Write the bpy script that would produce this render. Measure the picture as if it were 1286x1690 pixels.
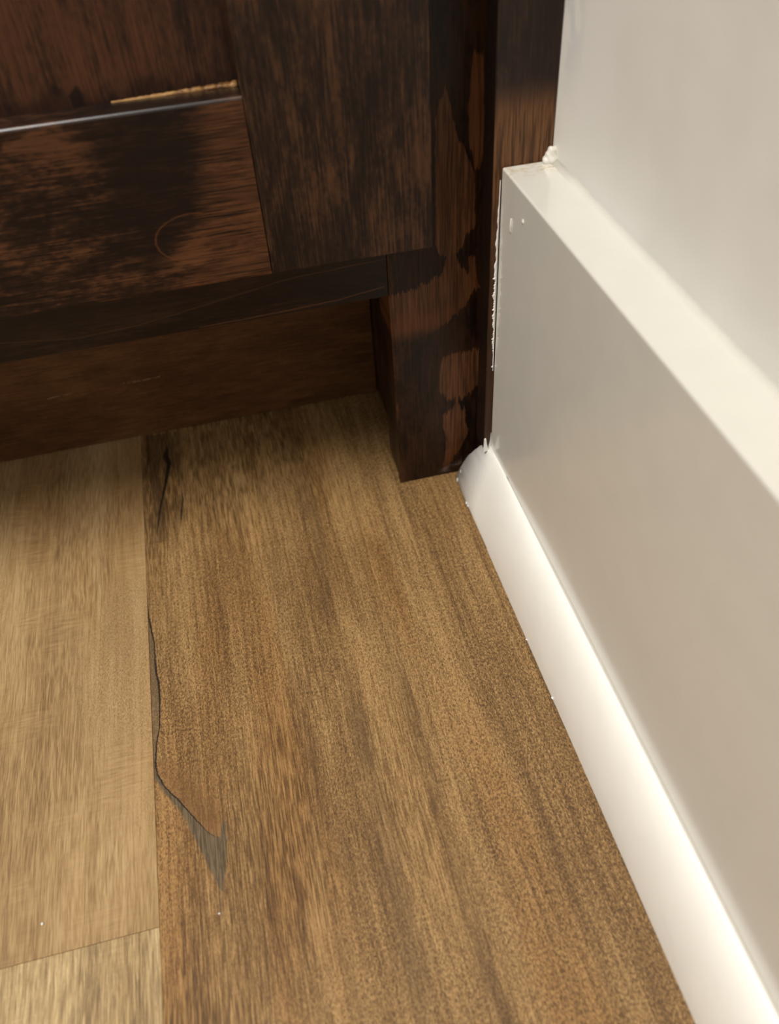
import bpy, bmesh, math, random
from mathutils import Vector
random.seed(7)
for o in list(bpy.data.objects): bpy.data.objects.remove(o)
S = bpy.context.scene
C = S.collection

# ------------------------------------------------------------------ camera
cam_d = bpy.data.cameras.new('camera'); cam = bpy.data.objects.new('camera', cam_d); C.objects.link(cam)
cam.location = (-0.08505, -0.25652, 0.2452)
cam.rotation_euler = (0.78277, 0.05535, -0.23424)
cam_d.sensor_fit = 'VERTICAL'; cam_d.sensor_height = 24.0
cam_d.lens = 1368.8 / 1690 * 24.0
cam_d.clip_start = 0.01
cam_d.dof.use_dof = True
cam_d.dof.focus_distance = 0.285
cam_d.dof.aperture_fstop = 7.0
S.camera = cam

# ------------------------------------------------------------------ light
S.view_settings.view_transform = 'Standard'; S.view_settings.look = 'None'
S.view_settings.gamma = 1.0; S.view_settings.use_curve_mapping = False
S.view_settings.exposure = 0.0
w = bpy.data.worlds.new('world'); S.world = w; w.use_nodes = True
w.node_tree.nodes['Background'].inputs[0].default_value = (1.0, 0.975, 0.93, 1)
w.node_tree.nodes['Background'].inputs[1].default_value = 0.74

def area(name, loc, size, power, col, target=None):
    l = bpy.data.lights.new(name, 'AREA'); l.shape = 'DISK'; l.size = size; l.energy = power; l.color = col
    o = bpy.data.objects.new(name, l); C.objects.link(o); o.location = loc
    if target is not None:
        o.rotation_euler = (Vector(target) - Vector(loc)).to_track_quat('-Z', 'Y').to_euler()
    return o
area('ceiling_lamp', (-1.05, -0.66, 2.38), 1.20, 68, (1.0, 0.978, 0.935))

# ------------------------------------------------------------------ node helpers
def lin(r, g, b):
    f = lambda c: (c/255/12.92) if c/255 <= .04045 else ((c/255+.055)/1.055)**2.4
    return (f(r), f(g), f(b), 1)

class NT:
    def __init__(s, name):
        s.m = bpy.data.materials.new(name); s.m.use_nodes = True
        s.t = s.m.node_tree; s.b = s.t.nodes['Principled BSDF']
        tc = s.t.nodes.new('ShaderNodeTexCoord'); s.P = tc.outputs['Object']
        sp = s.t.nodes.new('ShaderNodeSeparateXYZ'); s.link(s.P, sp.inputs[0])
        s.X, s.Y, s.Z = sp.outputs
    def link(s, a, i):
        if hasattr(a, 'links'): s.t.links.new(a, i)
        else: i.default_value = a
    def math(s, op, a, b=0.0, c=0.0, clamp=False):
        n = s.t.nodes.new('ShaderNodeMath'); n.operation = op; n.use_clamp = clamp
        s.link(a, n.inputs[0]); s.link(b, n.inputs[1]); s.link(c, n.inputs[2]); return n.outputs[0]
    def add(s, a, b): return s.math('ADD', a, b)
    def sub(s, a, b): return s.math('SUBTRACT', a, b)
    def mul(s, a, b): return s.math('MULTIPLY', a, b)
    def noise(s, scale, vec=None, detail=3, rough=.5, dist=0., off=(0, 0, 0)):
        mp = s.t.nodes.new('ShaderNodeMapping'); mp.inputs['Scale'].default_value = scale
        mp.inputs['Location'].default_value = off
        s.link(vec if vec is not None else s.P, mp.inputs[0])
        n = s.t.nodes.new('ShaderNodeTexNoise'); s.link(mp.outputs[0], n.inputs['Vector'])
        n.inputs['Scale'].default_value = 1; n.inputs['Detail'].default_value = detail
        n.inputs['Roughness'].default_value = rough; n.inputs['Distortion'].default_value = dist
        return n.outputs['Fac']
    def mix_f(s, f, a, b):
        return s.add(s.mul(a, 1.-f), s.mul(b, f))
    def step(s, v, lo, hi):
        n = s.t.nodes.new('ShaderNodeMapRange'); n.interpolation_type = 'SMOOTHSTEP'
        s.link(v, n.inputs['Value']); n.inputs['From Min'].default_value = lo; n.inputs['From Max'].default_value = hi
        return n.outputs[0]
    def ramp(s, v, stops):
        n = s.t.nodes.new('ShaderNodeValToRGB'); s.link(v, n.inputs[0]); e = n.color_ramp.elements
        while len(e) < len(stops): e.new(.5)
        for q, (p, c) in zip(e, stops): q.position = p; q.color = c
        return n.outputs[0]
    def mix(s, f, a, b, mode='MIX'):
        n = s.t.nodes.new('ShaderNodeMix'); n.data_type = 'RGBA'; n.blend_type = mode
        s.link(f, n.inputs[0]); s.link(a, n.inputs[6]); s.link(b, n.inputs[7]); return n.outputs[2]
    def curve(s, v, pts):
        """piecewise linear function through pts [(v, value)]"""
        pts = sorted(pts); v0, v1 = pts[0][0], pts[-1][0]
        u0 = min(p[1] for p in pts); u1 = max(p[1] for p in pts); du = (u1-u0) or 1e-6
        mr = s.t.nodes.new('ShaderNodeMapRange'); s.link(v, mr.inputs[0])
        mr.inputs[1].default_value = v0; mr.inputs[2].default_value = v1
        n = s.t.nodes.new('ShaderNodeFloatCurve'); s.link(mr.outputs[0], n.inputs['Value'])
        cu = n.mapping.curves[0]
        while len(cu.points) < len(pts): cu.points.new(.5, .5)
        for q, (a, b) in zip(cu.points, pts):
            q.location = ((a-v0)/(v1-v0), (b-u0)/du); q.handle_type = 'VECTOR'
        n.mapping.update()
        return s.add(s.mul(n.outputs[0], du), u0)
    def band(s, t, u, L, R, soft):
        """1 between the border lines L(t) and R(t), 0 outside and past both ends"""
        a = s.step(s.sub(u, s.curve(t, L)), -soft, soft)
        b = s.step(s.sub(s.curve(t, R), u), -soft, soft)
        t0 = min(p[0] for p in L+R); t1 = max(p[0] for p in L+R)
        e = s.mul(s.math('GREATER_THAN', t, t0), s.math('LESS_THAN', t, t1))
        return s.mul(s.mul(a, b), e)
    def bump(s, h, dist, strength=1.0):
        n = s.t.nodes.new('ShaderNodeBump'); n.inputs['Distance'].default_value = dist
        n.inputs['Strength'].default_value = strength; s.link(h, n.inputs['Height'])
        s.link(n.outputs[0], s.b.inputs['Normal'])
    def out(s, col, rough=.5, coat=0., spec=.5, coat_rough=.2):
        s.link(col, s.b.inputs['Base Color']); s.link(rough, s.b.inputs['Roughness'])
        s.b.inputs['Coat Weight'].default_value = coat; s.b.inputs['Coat Roughness'].default_value = coat_rough
        s.b.inputs['Specular IOR Level'].default_value = spec
        return s.m

def mm(L): return [(a/1000, b/1000) for a, b in L]

# ------------------------------------------------------------------ materials
def floor_wood(name, dark, midc, light, tint, seed, pebble=0.5, marks=None, fine=1.0, cross=0.):
    n = NT(name); o = (seed*3.1, seed*1.7, seed)
    warp = n.noise((14, 9, 1), detail=2, off=o)
    cx = n.add(n.X, n.mul(n.sub(warp, .5), .006))
    cb = n.t.nodes.new('ShaderNodeCombineXYZ'); n.link(cx, cb.inputs[0]); n.link(n.Y, cb.inputs[1]); n.link(n.Z, cb.inputs[2])
    V = cb.outputs[0]
    streak = n.noise((2300, 120, 1), V, 3, .6, .5, off=o)                  # hair-fine pores along the plank
    line = n.noise((760, 20, 1), V, 3, .6, .2, off=o)                    # longer lines
    bandn = n.noise((62, 3.2, 1), V, 3, .6, .3, off=o)                    # broad figure
    cloud = n.noise((24, 9, 1), V, 2, .5, off=(o[1], o[0], 2))
    peb = n.noise((2500, 1150, 1), V, 2, .6, .9, off=(o[2], o[1], 1))       # short curly grain
    pf = n.mul(n.step(n.noise((16, 8, 1), V, 1, off=(9+seed, 2, 1)), .36, .62), pebble)
    if marks:
        pf = n.math('MAXIMUM', pf, n.mul(n.step(n.X, -.082, -.040), .9))
    streak = n.mix_f(.35, streak, n.step(streak, .34, .64)); peb = n.mix_f(.35, peb, n.step(peb, .34, .64))
    f = n.add(n.mul(streak, n.sub(1., pf)), n.mul(peb, pf))
    if cross:   # faint saw marks across the grain
        cr = n.noise((150, 1100, 1), V, 2, .5, off=(o[0], 2, o[1]))
        cm = n.mul(n.step(n.noise((40, 30, 1), V, 2, off=(4, o[1], 2)), .45, .7), cross)
        f = n.add(n.mul(f, n.sub(1., cm)), n.mul(cr, cm))
    pores = n.step(n.noise((1900, 80, 1), V, 2, .5, .3, off=(o[1], o[2], 3)), .56, .70)
    f = n.sub(f, n.mul(n.mul(pores, n.sub(1., n.mul(pf, .5))), .14))
    v = n.add(n.mul(bandn, .44), n.add(n.mul(f, .74*fine), n.mul(line, .50*fine)))
    v = n.add(v, n.mul(n.sub(cloud, .5), .30))
    v = n.step(v, .45+.58*(fine-1), 1.24+.58*(fine-1))
    col = n.ramp(v, [(.08, dark), (.48, midc), (.92, light)])
    col = n.mix(n.mul(n.step(n.noise((38, 5, 1), V, 2, off=(3, seed, 0)), .46, .66), .38), col, tint, 'SOFT_LIGHT')
    h = n.add(n.mul(f, .8), n.mul(line, .3))
    if marks: col, h = marks(n, col, h, line, streak)
    n.bump(h, .00035, .55)
    return n.out(col, n.add(.42, n.mul(f, .22)), spec=.34)

def main_marks(n, col, h, line, streak):
    jx = n.mul(n.sub(n.noise((500, 800, 1), detail=4, rough=.65, off=(4, 4, 4)), .5), .0011)
    u = n.add(n.X, jx)
    greyc = n.mix(n.step(streak, .35, .65), lin(72, 60, 44), lin(104, 90, 68))
    # knot-coloured wedge that tapers down from the split along the seam
    wl = mm([(-108, -144.5), (-111.2, -142.6), (-117.8, -139.4), (-125.5, -134.6), (-134, -131.4), (-142.2, -128.5), (-150, -125.7), (-154, -124.2)])
    wr = mm([(-108, -143), (-110.6, -141.3), (-115.5, -139.3), (-121.4, -135.1), (-129, -130.3), (-133.8, -127.2), (-136.2, -124.4), (-137, -121.7), (-140.4, -121.7), (-148, -123), (-154, -124.6)])
    wedge = n.band(n.Y, u, wl, wr, .0005)
    spike = n.band(n.Y, u, mm([(-129.5, -121.6), (-134, -122.8), (-139, -123.6)]), mm([(-129.5, -122.0), (-134, -121.3), (-139, -121.5)]), .0003)
    tail = n.band(n.Y, u, mm([(-151, -124.9), (-158, -125.6), (-163, -125.2)]), mm([(-151, -124.2), (-158, -125.2), (-163, -125.5)]), .0004)
    sliver = n.band(n.Y, u, mm([(-40, -143), (-112, -143)]), mm([(-40, -143), (-44.6, -142.2), (-57, -140.7), (-70, -140.3), (-81, -139.5), (-93, -140.1), (-99.4, -141.3), (-112, -142)]), .0004)
    # darker heartwood streaks that follow the grain
    wob = n.mul(n.sub(n.noise((3, 16, 1), detail=3, off=(8, 2, 2)), .5), .010)
    for c, hw, y1, k in ((-.0755, .0042, .08, .50), (-.0570, .0030, -.05, .42), (-.0930, .0022, .06, .28)):
        dd = n.math('ABSOLUTE', n.sub(n.add(n.X, wob), c))
        st = n.mul(n.sub(1., n.step(n.add(dd, n.mul(n.sub(streak, .5), .004)), hw*.2, hw*1.5)), n.step(n.noise((50, 22, 1), detail=2, off=(c*100, 3, 1)), .30, .62))
        st = n.mul(st, n.sub(1., n.step(n.Y, y1-.05, y1)))
        col = n.mix(n.mul(st, k), col, lin(74, 54, 32))
    # brown smoky halo around the split
    halo = n.band(n.Y, u, mm([(-105, -143), (-112, -142), (-122, -136), (-134, -128), (-140, -125)]), mm([(-105, -139), (-112, -132), (-122, -126), (-132, -121.5), (-140, -122)]), .0035)
    col = n.mix(n.mul(halo, .5), col, lin(112, 76, 42))
    smoke = n.band(n.Y, u, mm([(66, -143), (20, -141), (-6, -139)]), mm([(66, -124), (30, -123), (8, -126), (-6, -134)]), .006)
    col = n.mix(n.mul(n.mul(smoke, n.step(n.noise((150, 30, 1), detail=3, off=(1, 5, 2)), .35, .6)), .62), col, lin(62, 42, 26))
    g = n.math('MAXIMUM', n.math('MAXIMUM', wedge, spike), n.mul(tail, .6))
    col = n.mix(n.mul(g, .92), col, greyc)
    col = n.mix(n.mul(sliver, .65), col, lin(92, 76, 56))
    # black split lines
    cr = mm([(-30, -142.9), (-33.6, -142.6), (-44.6, -142.2), (-57, -140.6), (-70, -140.4), (-74.9, -139.7), (-81.1, -139.5), (-93.2, -140), (-99.4, -141.3), (-107.2, -141.9), (-110.6, -141.3), (-115.5, -139.3), (-121.4, -135.1), (-129, -130.3), (-133.8, -127.2), (-136, -124.9)])
    wd = mm([(-30, 0), (-44, .26), (-60, .18), (-75, .36), (-90, .12), (-105, .24), (-112, .20), (-122, .18), (-130, .14), (-136, 0)])
    cw = n.curve(n.Y, wd)
    d = n.math('ABSOLUTE', n.sub(n.add(n.X, n.mul(jx, .9)), n.curve(n.Y, cr)))
    black = n.mul(n.step(n.sub(cw, d), -.00016, .00010), n.mul(n.math('GREATER_THAN', n.Y, -.136), n.math('LESS_THAN', n.Y, -.031)))
    b2 = n.band(n.Y, u, mm([(62, -129.6), (53, -131.6), (48.7, -133), (43, -131.6), (31, -133), (16, -135.8), (2.6, -137.3), (-4, -137.4)]),
                mm([(62, -131), (53, -130.4), (48.7, -130.6), (43, -129.4), (31, -131.8), (16, -134.9), (2.6, -136.9), (-4, -137.6)]), .0003)
    b3 = n.band(n.Y, u, mm([(28, -125.8), (18, -126.0), (10, -127.1), (0, -127.6)]), mm([(28, -126.2), (18, -125.4), (10, -126.2), (0, -127.7)]), .0003)
    b4 = n.band(n.Y, u, mm([(66, -140.2), (56, -139.9), (46, -140.4), (36, -140.8)]), mm([(66, -139.2), (56, -138.6), (46, -139.4), (36, -141.2)]), .0006)
    blk = n.math('MAXIMUM', n.math('MAXIMUM', black, b2), n.math('MAXIMUM', b3, n.mul(b4, .7)))
    col = n.mix(n.mul(blk, .93), col, lin(26, 19, 14))
    # faint pin knot
    dx = n.mul(n.add(n.X, .1135), 1.0); dy = n.mul(n.add(n.Y, .1075), .8)
    r = n.math('SQRT', n.add(n.mul(dx, dx), n.mul(dy, dy)))
    pin = n.sub(1., n.step(n.add(r, jx), .0003, .0032))
    col = n.mix(n.mul(pin, .45), col, lin(112, 86, 56))
    return col, n.sub(h, n.mul(blk, 1.4))

M = {}
M['oak_main'] = floor_wood('oak_brown', lin(80, 57, 31), lin(128, 96, 57), lin(176, 141, 92), lin(134, 108, 68), 1.0, .85, main_marks)
M['oak_pale'] = floor_wood('oak_pale', lin(112, 85, 54), lin(159, 128, 87), lin(190, 161, 116), lin(136, 122, 98), 6.3, .95, fine=.55, cross=.85)
M['oak_grey'] = floor_wood('oak_grey', lin(116, 94, 66), lin(164, 138, 98), lin(204, 178, 132), lin(134, 124, 108), 11.2, .15, fine=.8, cross=.3)

def stain(name, axis, seed, patches=None, con=1.0, dark=lin(26, 15, 9), midc=lin(48, 27, 16), light=lin(88, 54, 31), bias=0.):
    """blotchy dark walnut stain; axis is the grain direction"""
    n = NT(name)
    along, across = (n.Z, n.X) if axis == 'Z' else (n.X, n.Z)
    sc = (lambda a, c: (c, c, a)) if axis == 'Z' else (lambda a, c: (a, c, c))
    o = (seed, seed*2.3, seed*.7)
    blotch = n.noise(sc(34, 118), detail=4, rough=.62, dist=.6, off=o)
    big = n.noise(sc(15, 40), detail=2, off=(seed*1.9, 3, seed))
    grain = n.noise(sc(60, 1500), detail=3, rough=.6, off=o)
    fleck = n.noise(sc(420, 900), detail=2, off=(2, seed, 5))
    v = n.add(n.mul(blotch, .62), n.mul(big, .52))
    v = n.add(v, n.add(n.mul(n.sub(grain, .5), .30), n.mul(n.sub(fleck, .5), .16)))
    mid = n.noise(sc(75, 210), detail=4, rough=.7, dist=.3, off=(seed*.3, seed, 6))
    v = n.add(n.mul(v, .72), n.mul(mid, .32))
    v = n.add(v, n.add(n.mul(n.sub(fleck, .5), .10), n.mul(n.sub(grain, .5), .10)))
    v = n.step(n.add(v, bias), .60-.15*con, .60+.15*con)
    col = n.ramp(v, [(.12, dark), (.5, midc), (.95, light)])
    if patches: col = patches(n, col, grain, v)
    fine = n.ramp(grain, [(.3, lin(168, 165, 165)), (.65, (1, 1, 1, 1))])
    col = n.mix(.55, col, fine, 'MULTIPLY')
    n.bump(n.add(n.mul(grain, .5), n.mul(fleck, .5)), .00018, .35)
    return n.out(col, n.add(.30, n.mul(fleck, .20)), coat=.04, spec=.20, coat_rough=.25)

def leg_patches(n, col, grain, v):
    comb = n.sub(n.noise((640, 1, 34), detail=4, rough=.7, off=(7, 1, 3)), .5)
    z = n.add(n.Z, n.mul(comb, .0130))
    x = n.add(n.X, n.mul(n.sub(n.noise((60, 1, 240), detail=2, off=(2, 8, 1)), .5), .0016))
    A = n.band(z, x, mm([(61.8, -8), (61.0, -12), (59.6, -13.6), (53.8, -14.5), (47.9, -14.9), (44, -14.2), (40.8, -11.5), (38.6, -7.4)]),
               mm([(61.8, 2), (54, 2), (46, 2), (43, -.8), (40.5, -4), (38.6, -7.2)]), .0004)
    B = n.band(z, x, mm([(39.4, -7.6), (36, -8.0), (34.4, -12.4), (30, -13.4), (25, -13.4), (20.7, -11.8), (15, -12.2), (7, -13.6), (2, -14)]),
               mm([(39.4, -7.0), (36, -7.2), (34.0, -4.4), (26, -4), (21, -2.4), (17, -4.5), (10, -8), (2, -13)]), .0004)
    D = n.band(z, x, mm([(157, -11.8), (153, -13.6), (149, -14.7), (107, -15.4), (101, -11)]),
               mm([(157, -11.6), (150, -9.6), (144, -8.6), (138, -5.4), (131, -2), (112, -1.4), (106.5, -6), (101, -9)]), .0004)
    Din = n.band(z, x, mm([(138, -14.8), (126, -13.8), (114, -14.2)]), mm([(138, -12.9), (126, -10.4), (114, -12.6)]), .0006)
    E = n.band(z, x, mm([(104, -10.8), (98, -11.8), (94, -16), (92, -24), (90.6, -33), (70, -33)]),
               mm([(104, -8.8), (98, -6.5), (94, -3.5), (88, -1.4), (82, -4), (70, -20)]), .0006)
    E2 = n.band(z, x, mm([(101, -3.4), (96, -3.2), (88, -4)]), mm([(101, -1.2), (92, -.6), (88, 1)]), .0005)
    F = n.band(z, x, mm([(166, -3), (150, -4.2), (138, -3.4), (132, -1.5)]), mm([(166, 0), (150, 1), (138, 1), (132, 0)]), .0006)
    Din2 = n.math('SUBTRACT', D, n.mul(Din, .5), clamp=True)
    fade = n.step(n.Z, .066, .086)
    m = n.math('MAXIMUM', n.math('MAXIMUM', A, n.mul(B, n.add(.25, n.mul(n.step(n.Z, .004, .022), .75)))),
               n.math('MAXIMUM', Din2, n.math('MAXIMUM', n.mul(E, n.mul(fade, .8)), n.math('MAXIMUM', n.mul(E2, .7), n.mul(F, .65)))))
    # the stain between the pale patches is nearly black-brown
    base = n.mix(n.step(n.X, -.040, -.026), col, n.mix(n.mul(v, .75), lin(27, 16, 10), lin(62, 38, 22)))
    pale_stain = n.mix(n.step(grain, .32, .66), lin(76, 48, 29), lin(110, 72, 45))  # paler stain colour of the patches
    edge = n.math('ABSOLUTE', n.sub(m, .5))
    col = n.mix(n.mul(m, .9), base, pale_stain)
    col = n.mix(n.mul(n.sub(1., n.step(edge, .05, .42)), .35), col, lin(122, 72, 36))
    # whitish scuff near the foot, its glossy highlight painted into the colour
    sz = n.sub(n.Z, n.add(.0030, n.mul(n.add(n.X, .012), .35)))
    sm = n.mul(n.sub(1., n.step(n.math('ABSOLUTE', sz), .0002, .0022)), n.mul(n.step(n.X, -.017, -.011), n.sub(1., n.step(n.X, -.007, -.004))))
    return n.mix(n.mul(n.mul(sm, n.step(n.noise((260, 1, 520), detail=3, off=(3, 3, 1)), .38, .66)), .45), col, lin(150, 140, 132))

def rail_patches(n, col, grain, v):
    jx = n.mul(n.sub(n.noise((70, 1, 500), detail=3, off=(3, 2, 8)), .5), .010)
    x = n.add(n.X, jx)
    A = n.band(n.Z, x, mm([(168.5, -85), (155, -86), (140, -89), (130, -97), (117, -100)]), mm([(168.5, -70), (117, -70)]), .004)
    Dk = n.band(n.Z, x, mm([(170, -116), (155, -115), (140, -113), (124, -112)]), mm([(170, -87), (155, -88), (140, -91), (132, -100), (124, -106)]), .006)
    col = n.mix(n.mul(Dk, .85), col, lin(22, 12, 8))
    col = n.mix(n.mul(n.mul(A, n.step(grain, .30, .60)), .60), col, lin(98, 62, 37))
    # thin arched water line
    zc = n.sub(n.Z, .1325); xc = n.add(n.X, .0935)
    r = n.math('SQRT', n.add(n.mul(n.mul(xc, xc), .42), n.mul(zc, zc)))
    n.link(n.mul(n.step(n.Z, .1680, .1686), .9), n.b.inputs['Coat Weight'])
    ring = n.mul(n.sub(1., n.step(n.math('ABSOLUTE', n.sub(n.add(r, n.mul(jx, .06)), .0074)), .0, .00035)), n.math('LESS_THAN', n.X, -.090))
    return n.mix(n.mul(ring, .5), col, lin(104, 62, 33))

def panel_patches(n, col, grain, v):
    u = n.add(n.X, n.mul(n.sub(n.noise((300, 1, 300), detail=2), .5), .002))
    a = n.band(n.Z, u, mm([(174.5, -115.2), (172, -117.8), (169, -117.2)]), mm([(174.5, -115), (172, -113.6), (169, -113.8)]), .0006)
    b = n.band(n.Z, u, mm([(176, -121), (174, -122), (172.6, -121)]), mm([(176, -120.8), (174, -118.6), (172.6, -119.6)]), .0006)
    col = n.mix(n.mul(n.math('MAXIMUM', a, n.mul(b, .7)), .85), col, lin(16, 8, 5))
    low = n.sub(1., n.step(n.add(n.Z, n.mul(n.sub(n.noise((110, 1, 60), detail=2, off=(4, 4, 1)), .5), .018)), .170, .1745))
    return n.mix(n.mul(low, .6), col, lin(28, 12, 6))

def hairline(n, pts, hw, wob=.0006):
    j = n.mul(n.sub(n.noise((260, 1, 260), detail=3, off=(6, 1, 1)), .5), wob)
    d = n.math('ABSOLUTE', n.sub(n.add(n.Z, j), n.curve(n.X, mm(pts))))
    inside = n.mul(n.math('GREATER_THAN', n.X, min(p[0] for p in pts)/1000), n.math('LESS_THAN', n.X, max(p[0] for p in pts)/1000))
    return n.mul(n.sub(1., n.step(d, hw*.3, hw)), inside)
def apron_lines(n, col, grain, v):
    a = hairline(n, [(-300, 97), (-220, 103), (-164, 98.5), (-141, 95.6), (-119, 96.4), (-94, 100), (-68, 103.9), (-49.5, 104.8), (-33, 105.3)], .0004)
    b = hairline(n, [(-100, 91.6), (-74.5, 92.0), (-51, 92.9), (-34, 95)], .0004)
    col = n.mix(n.mul(b, .5), col, lin(96, 64, 38))
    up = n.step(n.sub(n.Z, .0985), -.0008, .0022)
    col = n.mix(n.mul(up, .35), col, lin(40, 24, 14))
    return n.mix(n.mul(a, .35), col, lin(90, 60, 36))
def toe_scratches(n, col, grain, v):
    a = hairline(n, [(-142.5, 30.8), (-138, 30.6), (-134, 30.5), (-130, 30.8), (-126, 31.0)], .00045, .0008)
    b = hairline(n, [(-176, 29.9), (-165, 30.5)], .0004, .0008)
    g = n.step(n.noise((420, 1, 420), detail=2, off=(1, 9, 1)), .40, .56)
    return n.mix(n.mul(n.mul(n.math('MAXIMUM', a, b), g), .7), col, lin(140, 112, 82))
M['stain_leg'] = stain('stained_leg_wood', 'Z', 3.3, leg_patches, bias=.02)
M['stain_stile'] = stain('stained_stile_wood', 'Z', 8.1, None, dark=lin(27, 17, 11), midc=lin(44, 28, 18), light=lin(76, 50, 31), bias=.03, con=1.2)
M['stain_panel'] = stain('stained_panel_wood', 'Z', 5.2, panel_patches, dark=lin(28, 15, 9), midc=lin(52, 30, 18), light=lin(78, 47, 29), bias=.05, con=1.3)
M['stain_rail'] = stain('stained_rail_wood', 'X', 2.4, rail_patches, dark=lin(24, 13, 8), midc=lin(46, 26, 15), light=lin(84, 53, 32), bias=.03)
M['stain_apron'] = stain('stained_apron_wood', 'X', 12.4, apron_lines, dark=lin(24, 14, 9), midc=lin(33, 20, 12), light=lin(52, 34, 22), bias=.0, con=1.6)
M['stain_toe'] = stain('stained_toe_wood', 'X', 15.4, toe_scratches, dark=lin(62, 38, 19), midc=lin(80, 51, 27), light=lin(98, 65, 36), bias=.06, con=1.9)
M['stain_side'] = stain('stained_inner_wood', 'Z', 19.4, None, dark=lin(30, 17, 10), midc=lin(54, 31, 17), light=lin(88, 52, 28))

def filler_patch(n, col, grain, v):
    f = n.step(n.add(n.Z, n.mul(n.sub(grain, .5), .012)), .153, .165)
    col = n.mix(n.sub(1., f), col, n.mix(n.step(grain, .35, .6), lin(70, 45, 26), lin(108, 73, 44)))
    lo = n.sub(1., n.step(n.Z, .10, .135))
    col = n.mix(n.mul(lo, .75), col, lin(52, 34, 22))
    return n.mix(n.sub(1., n.step(n.X, -.00285, -.0025)), col, lin(24, 14, 9))  # left side face painted darker, standing in for its shadow
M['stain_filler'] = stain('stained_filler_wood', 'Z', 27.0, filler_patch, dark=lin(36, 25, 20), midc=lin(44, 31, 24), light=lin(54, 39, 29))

def paint(name, col, rough, scale, dist, corner=False, gloss=0.):
    n = NT(name)
    a = n.noise((scale, scale, scale), detail=3, rough=.55)
    b = n.noise((scale*.22,)*3, detail=2, off=(3, 1, 2))
    c = n.mix(n.step(b, .3, .75), col, tuple(x*.97 for x in col[:3])+(1,))
    if corner:   # grubby, cracked paint at the cut end of the board's top
        e = n.mul(n.step(n.Y, -.0330, -.0235), n.step(n.Z, .1385, .1395))
        s = n.step(n.noise((330, 420, 300), detail=4, rough=.65, off=(1, 6, 2)), .44, .66)
        c = n.mix(n.mul(n.mul(e, s), .75), c, lin(196, 170, 122))
        cr = n.mul(n.step(n.X, .0085, .0105), n.sub(1., n.step(n.math('ABSOLUTE', n.add(n.add(n.Y, .0262), n.mul(n.sub(a, .5), .003))), .0, .0002)))
        c = n.mix(n.mul(cr, .7), c, lin(130, 112, 84))
    n.bump(n.add(a, n.mul(b, 2.)), dist, .6)
    return n.out(c, rough, coat=gloss, spec=.5, coat_rough=.13)
M['trim'] = paint('trim_paint', lin(219, 216, 206), .30, 420, .00005, True, gloss=1.)
M['quarter'] = paint('quarter_round_paint', lin(247, 244, 235), .33, 300, .00012)
M['caulk'] = paint('caulk', lin(214, 210, 199), .4, 700, .0003)
M['putty'] = paint('putty_grey', lin(222, 222, 218), .5, 900, .0003)

def wall_paint():
    n = NT('wall_paint')
    a = n.noise((130, 130, 130), detail=3, rough=.5)
    b = n.noise((26, 30, 30), detail=2, off=(5, 1, 2))
    c = n.mix(n.step(b, .35, .7), lin(222, 219, 212), lin(217, 214, 206))
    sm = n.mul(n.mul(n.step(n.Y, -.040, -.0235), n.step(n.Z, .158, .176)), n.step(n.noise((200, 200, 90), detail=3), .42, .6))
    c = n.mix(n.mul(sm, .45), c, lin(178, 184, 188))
    n.bump(n.add(n.mul(a, .5), b), .0010, .22)
    return n.out(c, .62, spec=.3)
M['wall'] = wall_paint()
M['ceiling'] = paint('ceiling_paint', lin(236, 233, 226), .8, 60, .0004)

# ------------------------------------------------------------------ mesh helpers
def link(name, bm, mat, parent=None, kind=None, label=None, smooth=False, sub=None):
    me = bpy.data.meshes.new(name)
    bmesh.ops.recalc_face_normals(bm, faces=bm.faces)
    bm.to_mesh(me); bm.free(); me.materials.append(M[mat])
    if smooth:
        for p in me.polygons: p.use_smooth = True
    o = bpy.data.objects.new(name, me); C.objects.link(o)
    if parent: o.parent = parent
    if kind: o['kind'] = kind
    if label: o['label'] = label
    return o
def box(x0, x1, y0, y1, z0, z1, bev=0., seg=2, along=None):
    bm = bmesh.new(); bmesh.ops.create_cube(bm, size=1)
    for v in bm.verts:
        v.co = Vector((x0 if v.co.x < 0 else x1, y0 if v.co.y < 0 else y1, z0 if v.co.z < 0 else z1))
    ed = [e for e in bm.edges if along is None or abs((e.verts[0].co-e.verts[1].co).normalized()[along]) > .9]
    if bev: bmesh.ops.bevel(bm, geom=ed, offset=bev, segments=seg, profile=.5, affect='EDGES')
    return bm
def loft(sections, caps=True):
    bm = bmesh.new(); rows = [[bm.verts.new(p) for p in s] for s in sections]
    k = len(rows[0])
    for a, b in zip(rows, rows[1:]):
        for i in range(k): bm.faces.new((a[i], a[(i+1) % k], b[(i+1) % k], b[i]))
    if caps: bm.faces.new(rows[0]); bm.faces.new(rows[-1][::-1])
    return bm
def blob(c, r, rough=.2, seed=0, sub=3):
    bm = bmesh.new(); bmesh.ops.create_icosphere(bm, subdivisions=sub, radius=1)
    rnd = random.Random(seed); ph = [rnd.uniform(0, 6) for _ in range(6)]
    for v in bm.verts:
        d = 1+rough*(math.sin(v.co.x*3+ph[0])+math.sin(v.co.y*4+ph[1])+math.sin(v.co.z*5+ph[2])+.6*math.sin(v.co.x*9+ph[3]+v.co.z*7))/3
        v.co = Vector((c[0]+v.co.x*r[0]*d, c[1]+v.co.y*r[1]*d, c[2]+v.co.z*r[2]*d))
    return bm

YF, HB, TB, HQ, WQ = -0.0207, 0.14, 0.016, 0.0303, 0.0094
XL, YT, TD = -0.0329, 0.0664, 0.019
XD, ZD, XS, ZR = -0.0211, 0.1168, -0.0731, 0.1692
ROOM_X, ROOM_Y, ROOM_Z = -2.6, -2.6, 2.44
YB = 0.58

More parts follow.
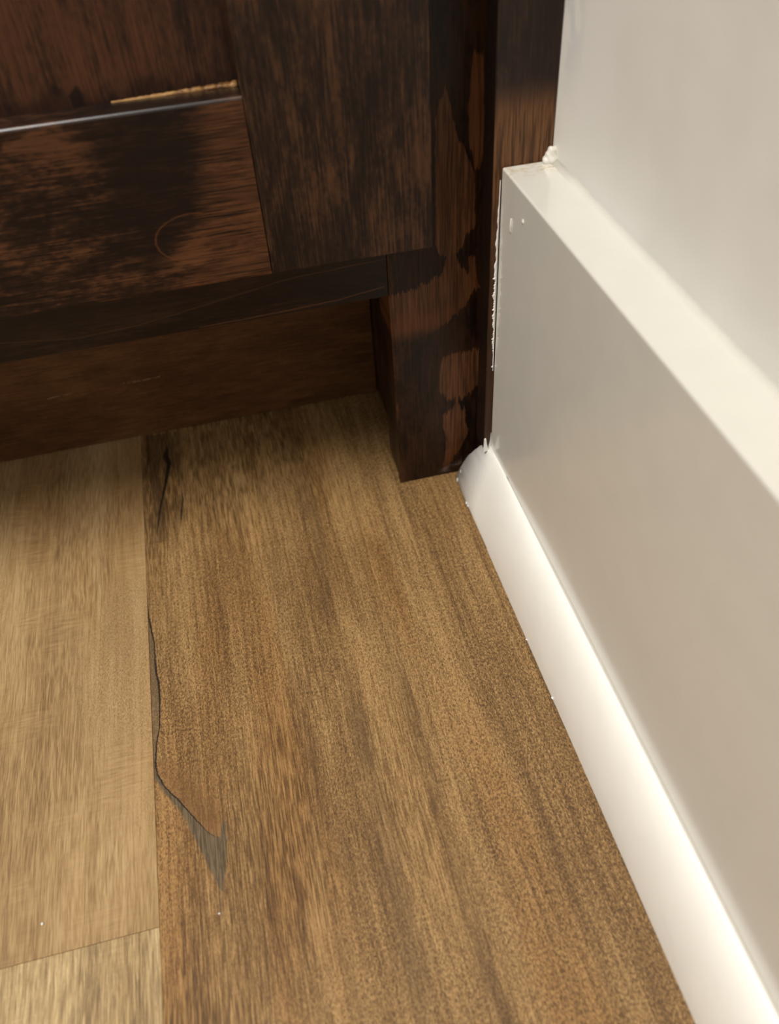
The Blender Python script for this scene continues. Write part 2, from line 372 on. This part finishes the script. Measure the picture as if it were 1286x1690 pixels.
# ------------------------------------------------------------------ setting
floor = link('floor', box(ROOM_X, 0.10, ROOM_Y, YB+.08, -.03, -.0045), 'oak_grey', kind='structure')
def plank(x0, x1, y0, y1, mat, z=0.):
    return link('plank', box(x0+.00003, x1-.00003, y0+.00004, y1-.00004, -.0044, z, .00014, 2), mat, floor)
SEAM, PW, YJ = -0.1425, 0.18, -0.1582
plank(SEAM, SEAM+PW, -.62, YB+.05, 'oak_main')
plank(SEAM-PW, SEAM, YJ, YB+.05, 'oak_pale', .00012)
plank(SEAM-PW, SEAM, YJ-1.2, YJ, 'oak_grey', -.00004)
plank(SEAM, SEAM+PW, -1.84, -.62, 'oak_pale')
x1 = SEAM-PW; k = 0
mats = ['oak_main', 'oak_grey', 'oak_pale']
while x1 > ROOM_X+.1:
    y = YB+.05 - (.35+.37*k) % 1.1; ya = YB+.05
    while ya > ROOM_Y+.3:
        plank(x1-PW, x1, y, ya, mats[(k*2+int(abs(y)*3)) % 3]); ya = y; y = max(y-1.22, ROOM_Y)
    x1 -= PW; k += 1

link('wall_right', box(TB, TB+.10, ROOM_Y, YB, 0, ROOM_Z), 'wall', kind='structure')
link('wall_back', box(ROOM_X, TB+.10, YB, YB+.08, 0, ROOM_Z), 'wall', kind='structure')
link('ceiling', box(ROOM_X, TB+.10, ROOM_Y, YB+.08, ROOM_Z, ROOM_Z+.05), 'ceiling', kind='structure')

base = link('baseboard_right', box(0.0, TB, ROOM_Y, YF-.0002, .0002, HB, .0006, 3), 'trim', kind='structure')
# soft caulk cove between board top and wall
def cove(cx, cz, r, y0, y1, n=7, wob=0.):
    secs = []; ys = [y0+(y1-y0)*i/60 for i in range(61)]
    for i, y in enumerate(ys):
        rr = r*(1+wob*math.sin(i*1.7)*math.sin(i*.43+1))
        pts = [(cx, y, cz)] + [(cx-rr+rr*math.sin(a), y, cz+rr-rr*math.cos(a)) for a in [math.pi/2*j/n for j in range(n+1)]]
        secs.append(pts)
    return loft(secs)
link('caulk_bead', cove(TB+.0001, HB-.0001, .0022, YF-.0004, -1.2, wob=.08), 'caulk', base, smooth=True, label='smooth bead of white caulk')
link('caulk_lump', blob((TB-.0010, YF-.0012, HB+.0010), (.0027, .0024, .0030), .34, 3, 4), 'caulk', base, smooth=True, label='rough lump of caulk at the board end')
secs = []; ys = [-.040-.004*i for i in range(60)] + [-.4, -.8, -1.2]
for y in ys:
    k = min(1, (-y-.036)/.06)
    w_, h_ = .0002+.0003*k, .0006+.0009*k
    z0 = HQ*(1-(w_/WQ)**1.9)**(1/1.9)
    secs.append([(.0001, y, z0-.001)] + [(-w_*(1-math.sin(a))-.00001, y, z0+h_*(1-math.cos(a))) for a in [math.pi/2*j/8 for j in range(9)]] + [(.0001, y, z0+h_)])
link('caulk_bead', loft(secs), 'caulk', base, smooth=True)
# ragged paint ridge where the board end meets the dark strip
bm = bmesh.new(); rnd = random.Random(5); fr = []
N = 220; nz = [rnd.uniform(0, 1) for _ in range(N+1)]
for i in range(N+1):
    t = i/N; z = .066+.070*t
    wd = .00025+.00085*max(0, math.sin(math.pi*t))**1.2*(.75+.25*math.sin(i*.21)+.2*math.sin(i*.53+1))
    if .10 < t < .55 and nz[i] > .62: wd += .00045*(nz[i]-.4)
    if i % 37 in (5, 6) and t < .6: wd += .00055
    fr.append([bm.verts.new((-.00022-wd, YF-.0001, z)), bm.verts.new((-.00022-wd*.5, YF-.00045, z)), bm.verts.new((-.00022, YF-.0002, z)), bm.verts.new((-.00022, YF+.0001, z))])
for a, b in zip(fr, fr[1:]):
    for j in range(4): bm.faces.new((a[j], a[(j+1) % 4], b[(j+1) % 4], b[j]))
bm.faces.new(fr[0]); bm.faces.new(fr[-1])
link('paint_ridge', bm, 'putty', base, label='ragged ridge of dried white paint')
link('paint_fleck', blob((-.0001, -.0309, .1262), (.0004, .0006, .0022), .2, 9), 'trim', base, smooth=True)
link('paint_fleck', blob((-.0001, -.0405, .1318), (.0003, .0006, .0007), .2, 4), 'trim', base, smooth=True)

# quarter round: slanted, flattened profile; end cut back to the leg at its toe
def qprofile(p, n=18):
    pts = []
    for i in range(n+1):
        a = math.pi/2*i/n; e = 2/p
        pts.append((-WQ*math.cos(a)**e, HQ*math.sin(a)**e))
    return pts
secs = []
ys = [None] + [-.030-.0025*i for i in range(80)] + [-.25-.05*i for i in range(20)] + [ROOM_Y]
rnd = random.Random(11)
for y in ys:
    s = []
    k = 0 if y is None else min(1, max(0, (-y-.026)/.055)); k = k*k*(3-2*k)
    for (x, z) in qprofile(1.34+.60*k):
        if y is None:
            t = (-x)/WQ
            yy = YF+.0003 + (.0155)*min(1, t)**.9 + rnd.uniform(-.00025, .00025)
        else: yy = y
        s.append((x-.00002, yy, max(z, .0002)))
    yy = YF-.0003 if y is None else y
    s.append((-.00002, yy, .0002))
    secs.append(s)
quarter = link('trim_1', loft(secs), 'quarter', kind='structure')
me = quarter.data
for p in me.polygons: p.use_smooth = len(p.vertices) == 4 and abs(p.normal.x) < .999 and abs(p.normal.z) > .02
link('paint_drip', blob((-.0062, -.0262, .0125), (.0009, .0012, .0016), .18, 2), 'quarter', quarter, smooth=True)
link('paint_curl', blob((-.0093, -.0068, .0016), (.0003, .0004, .0012), .6, 6), 'putty', quarter)
link('paint_curl', blob((-.0082, -.0080, .0066), (.0003, .0005, .0016), .6, 8), 'putty', quarter)
for i, (y, r) in enumerate([(-.0205, .0004), (-.0222, .0003), (-.093, .0002), (-.118, .0003)]):
    link('paint_crumb', blob((-WQ-.0002, y, .0008), (.0003, r*1.8, r), .35, 20+i, 2), 'putty', quarter)
# putty left between strip and board, above the quarter round
tri = [(-.0031, YF-.0003, .0285), (-.0011, YF-.0003, .0285), (-.0019, YF-.0005, .0318), (-.0024, YF-.0006, .0350), (-.0029, YF-.0004, .0345)]
link('putty_chip', loft([[(x, y, z) for x, y, z in tri], [(x, y-.0008, z) for x, y, z in tri]]), 'putty', quarter)
s1 = []
for k_ in range(9):
    a = math.pi/2*k_/8; s1.append((-.0022+.0021*math.sin(a), .0286+.0082*(1-math.cos(a))))
poly = [(-.0000, .0284)]+s1[::1]
link('putty_fillet', loft([[(x, YF+.0000, z) for x, z in poly], [(x, YF-.0006, z) for x, z in poly]]), 'putty', quarter)

# ------------------------------------------------------------------ cabinet
cab = bpy.data.objects.new('kitchen_cabinet', None); C.objects.link(cab)
cab.location = (0, 0, 0)
cab['label'] = 'dark walnut-stained wooden cabinet with framed door and recessed toe kick, standing beside the white baseboard'
cab['category'] = 'cabinet'
CX0, CZ1 = -0.62, 0.86
# corner leg / stile board: bottom back edge cut a little short of the floor
def legboard(x0, x1, zt):
    prof = [(0, .0001), (.0030, .0001), (.0032, .0036), (.019, .0040), (.019, zt), (0, zt)]
    bm = loft([[(x0, y, z) for y, z in prof], [(x1, y, z) for y, z in prof]])
    ed = [e for e in bm.edges if abs((e.verts[0].co-e.verts[1].co).z) > .1]
    bmesh.ops.bevel(bm, geom=ed, offset=.0006, segments=2, profile=.5, affect='EDGES')
    return bm
link('leg', legboard(XL, .0019, CZ1), 'stain_leg', cab, label='right corner leg with paler worn stain patches')
link('leg', legboard(CX0, CX0+.035, CZ1), 'stain_leg', cab)
link('apron', box(CX0+.0352, XL-.00015, .00006, .019, .0907, .135, .0007, 2, 0), 'stain_apron', cab, label='dark bottom rail under the door')
link('top_rail', box(CX0+.0352, XL-.00015, .0003, .019, .80, CZ1, .0007), 'stain_apron', cab)
link('side_panel', box(-.0278, .0015, .0192, YB-.01, .0003, CZ1, .0004), 'stain_side', cab)
link('side_panel', box(CX0+.004, CX0+.022, .0192, YB-.01, .0003, CZ1, .0004), 'stain_side', cab)
link('toe_kick', box(CX0+.0225, -.0281, YT, YT+.012, .0004, .108, .0004), 'stain_toe', cab, label='reddish brown recessed toe kick board')
link('bottom_panel', box(CX0+.0225, -.0281, .0194, YB-.012, .1082, .124), 'stain_side', cab)
link('cabinet_top', box(CX0, .0018, -.0185, YB-.01, CZ1+.0002, CZ1+.018, .001), 'stain_apron', cab)

door = bpy.data.objects.new('door', None); C.objects.link(door); door.parent = cab
DX0, DZ1 = CX0+.012, .79
g = .0001
link('door_stile', box(XS, XD, -TD, -.0004, ZD, DZ1, .0006, 3), 'stain_stile', door)
link('door_stile', box(DX0, DX0+.052, -TD, -.0004, ZD, DZ1, .0006, 3), 'stain_stile', door)
link('door_rail', box(DX0+.052+g, XS-g, -TD+.00004, -.0004, ZD, ZR, .0009, 3, 0), 'stain_rail', door, label='bottom door rail with blotchy horizontal grain')
link('door_rail', box(DX0+.052+g, XS-g, -TD+.0001, -.0004, DZ1-.052, DZ1, .0009, 3, 0), 'stain_rail', door)
link('door_panel', box(DX0+.045, XS+.006, -.0100, -.004, ZR-.006, DZ1-.046), 'stain_panel', door, label='recessed flat door panel')
# hardened varnish bead in the ledge above the bottom rail
M['varnish'] = stain('pooled_varnish', 'X', 31., None, dark=lin(60, 36, 16), midc=lin(110, 74, 38), light=lin(170, 130, 80), bias=.12)
secs = []; rnd = random.Random(2)
for i in range(81):
    x = XS-.0003-.034*i/80; r = (.0013*(1-i/80*.75))*(1+.18*math.sin(i*1.1)*math.sin(i*.37))
    secs.append([(x, -.0100, ZR-.0002), (x, -.0100, ZR+r), (x, -.0100-r*.35, ZR+r*.45), (x, -.0100-r, ZR-.0002)])
link('varnish_bead', loft(secs), 'varnish', door, smooth=True, label='glossy amber bead of pooled varnish')

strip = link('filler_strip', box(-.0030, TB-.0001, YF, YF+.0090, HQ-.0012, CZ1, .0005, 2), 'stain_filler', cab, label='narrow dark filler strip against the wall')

# ------------------------------------------------------------------ crumbs on the floor
specs = [((-.1754, -.1490), .00035, 'white paint crumb on the pale floorboard near its end joint'),
         ((-.1256, -.1590), .00030, 'white paint crumb on the brown floorboard below the grey knot mark')]
for i, ((x, y), r, lab) in enumerate(specs):
    o = link('paint_crumb', blob((x, y, r*.8+.0001), (r*1.2, r, r), .3, 40+i, 2), 'putty'); o['label'] = lab; o['category'] = 'crumb'; o['group'] = 'paint crumbs on the floor'
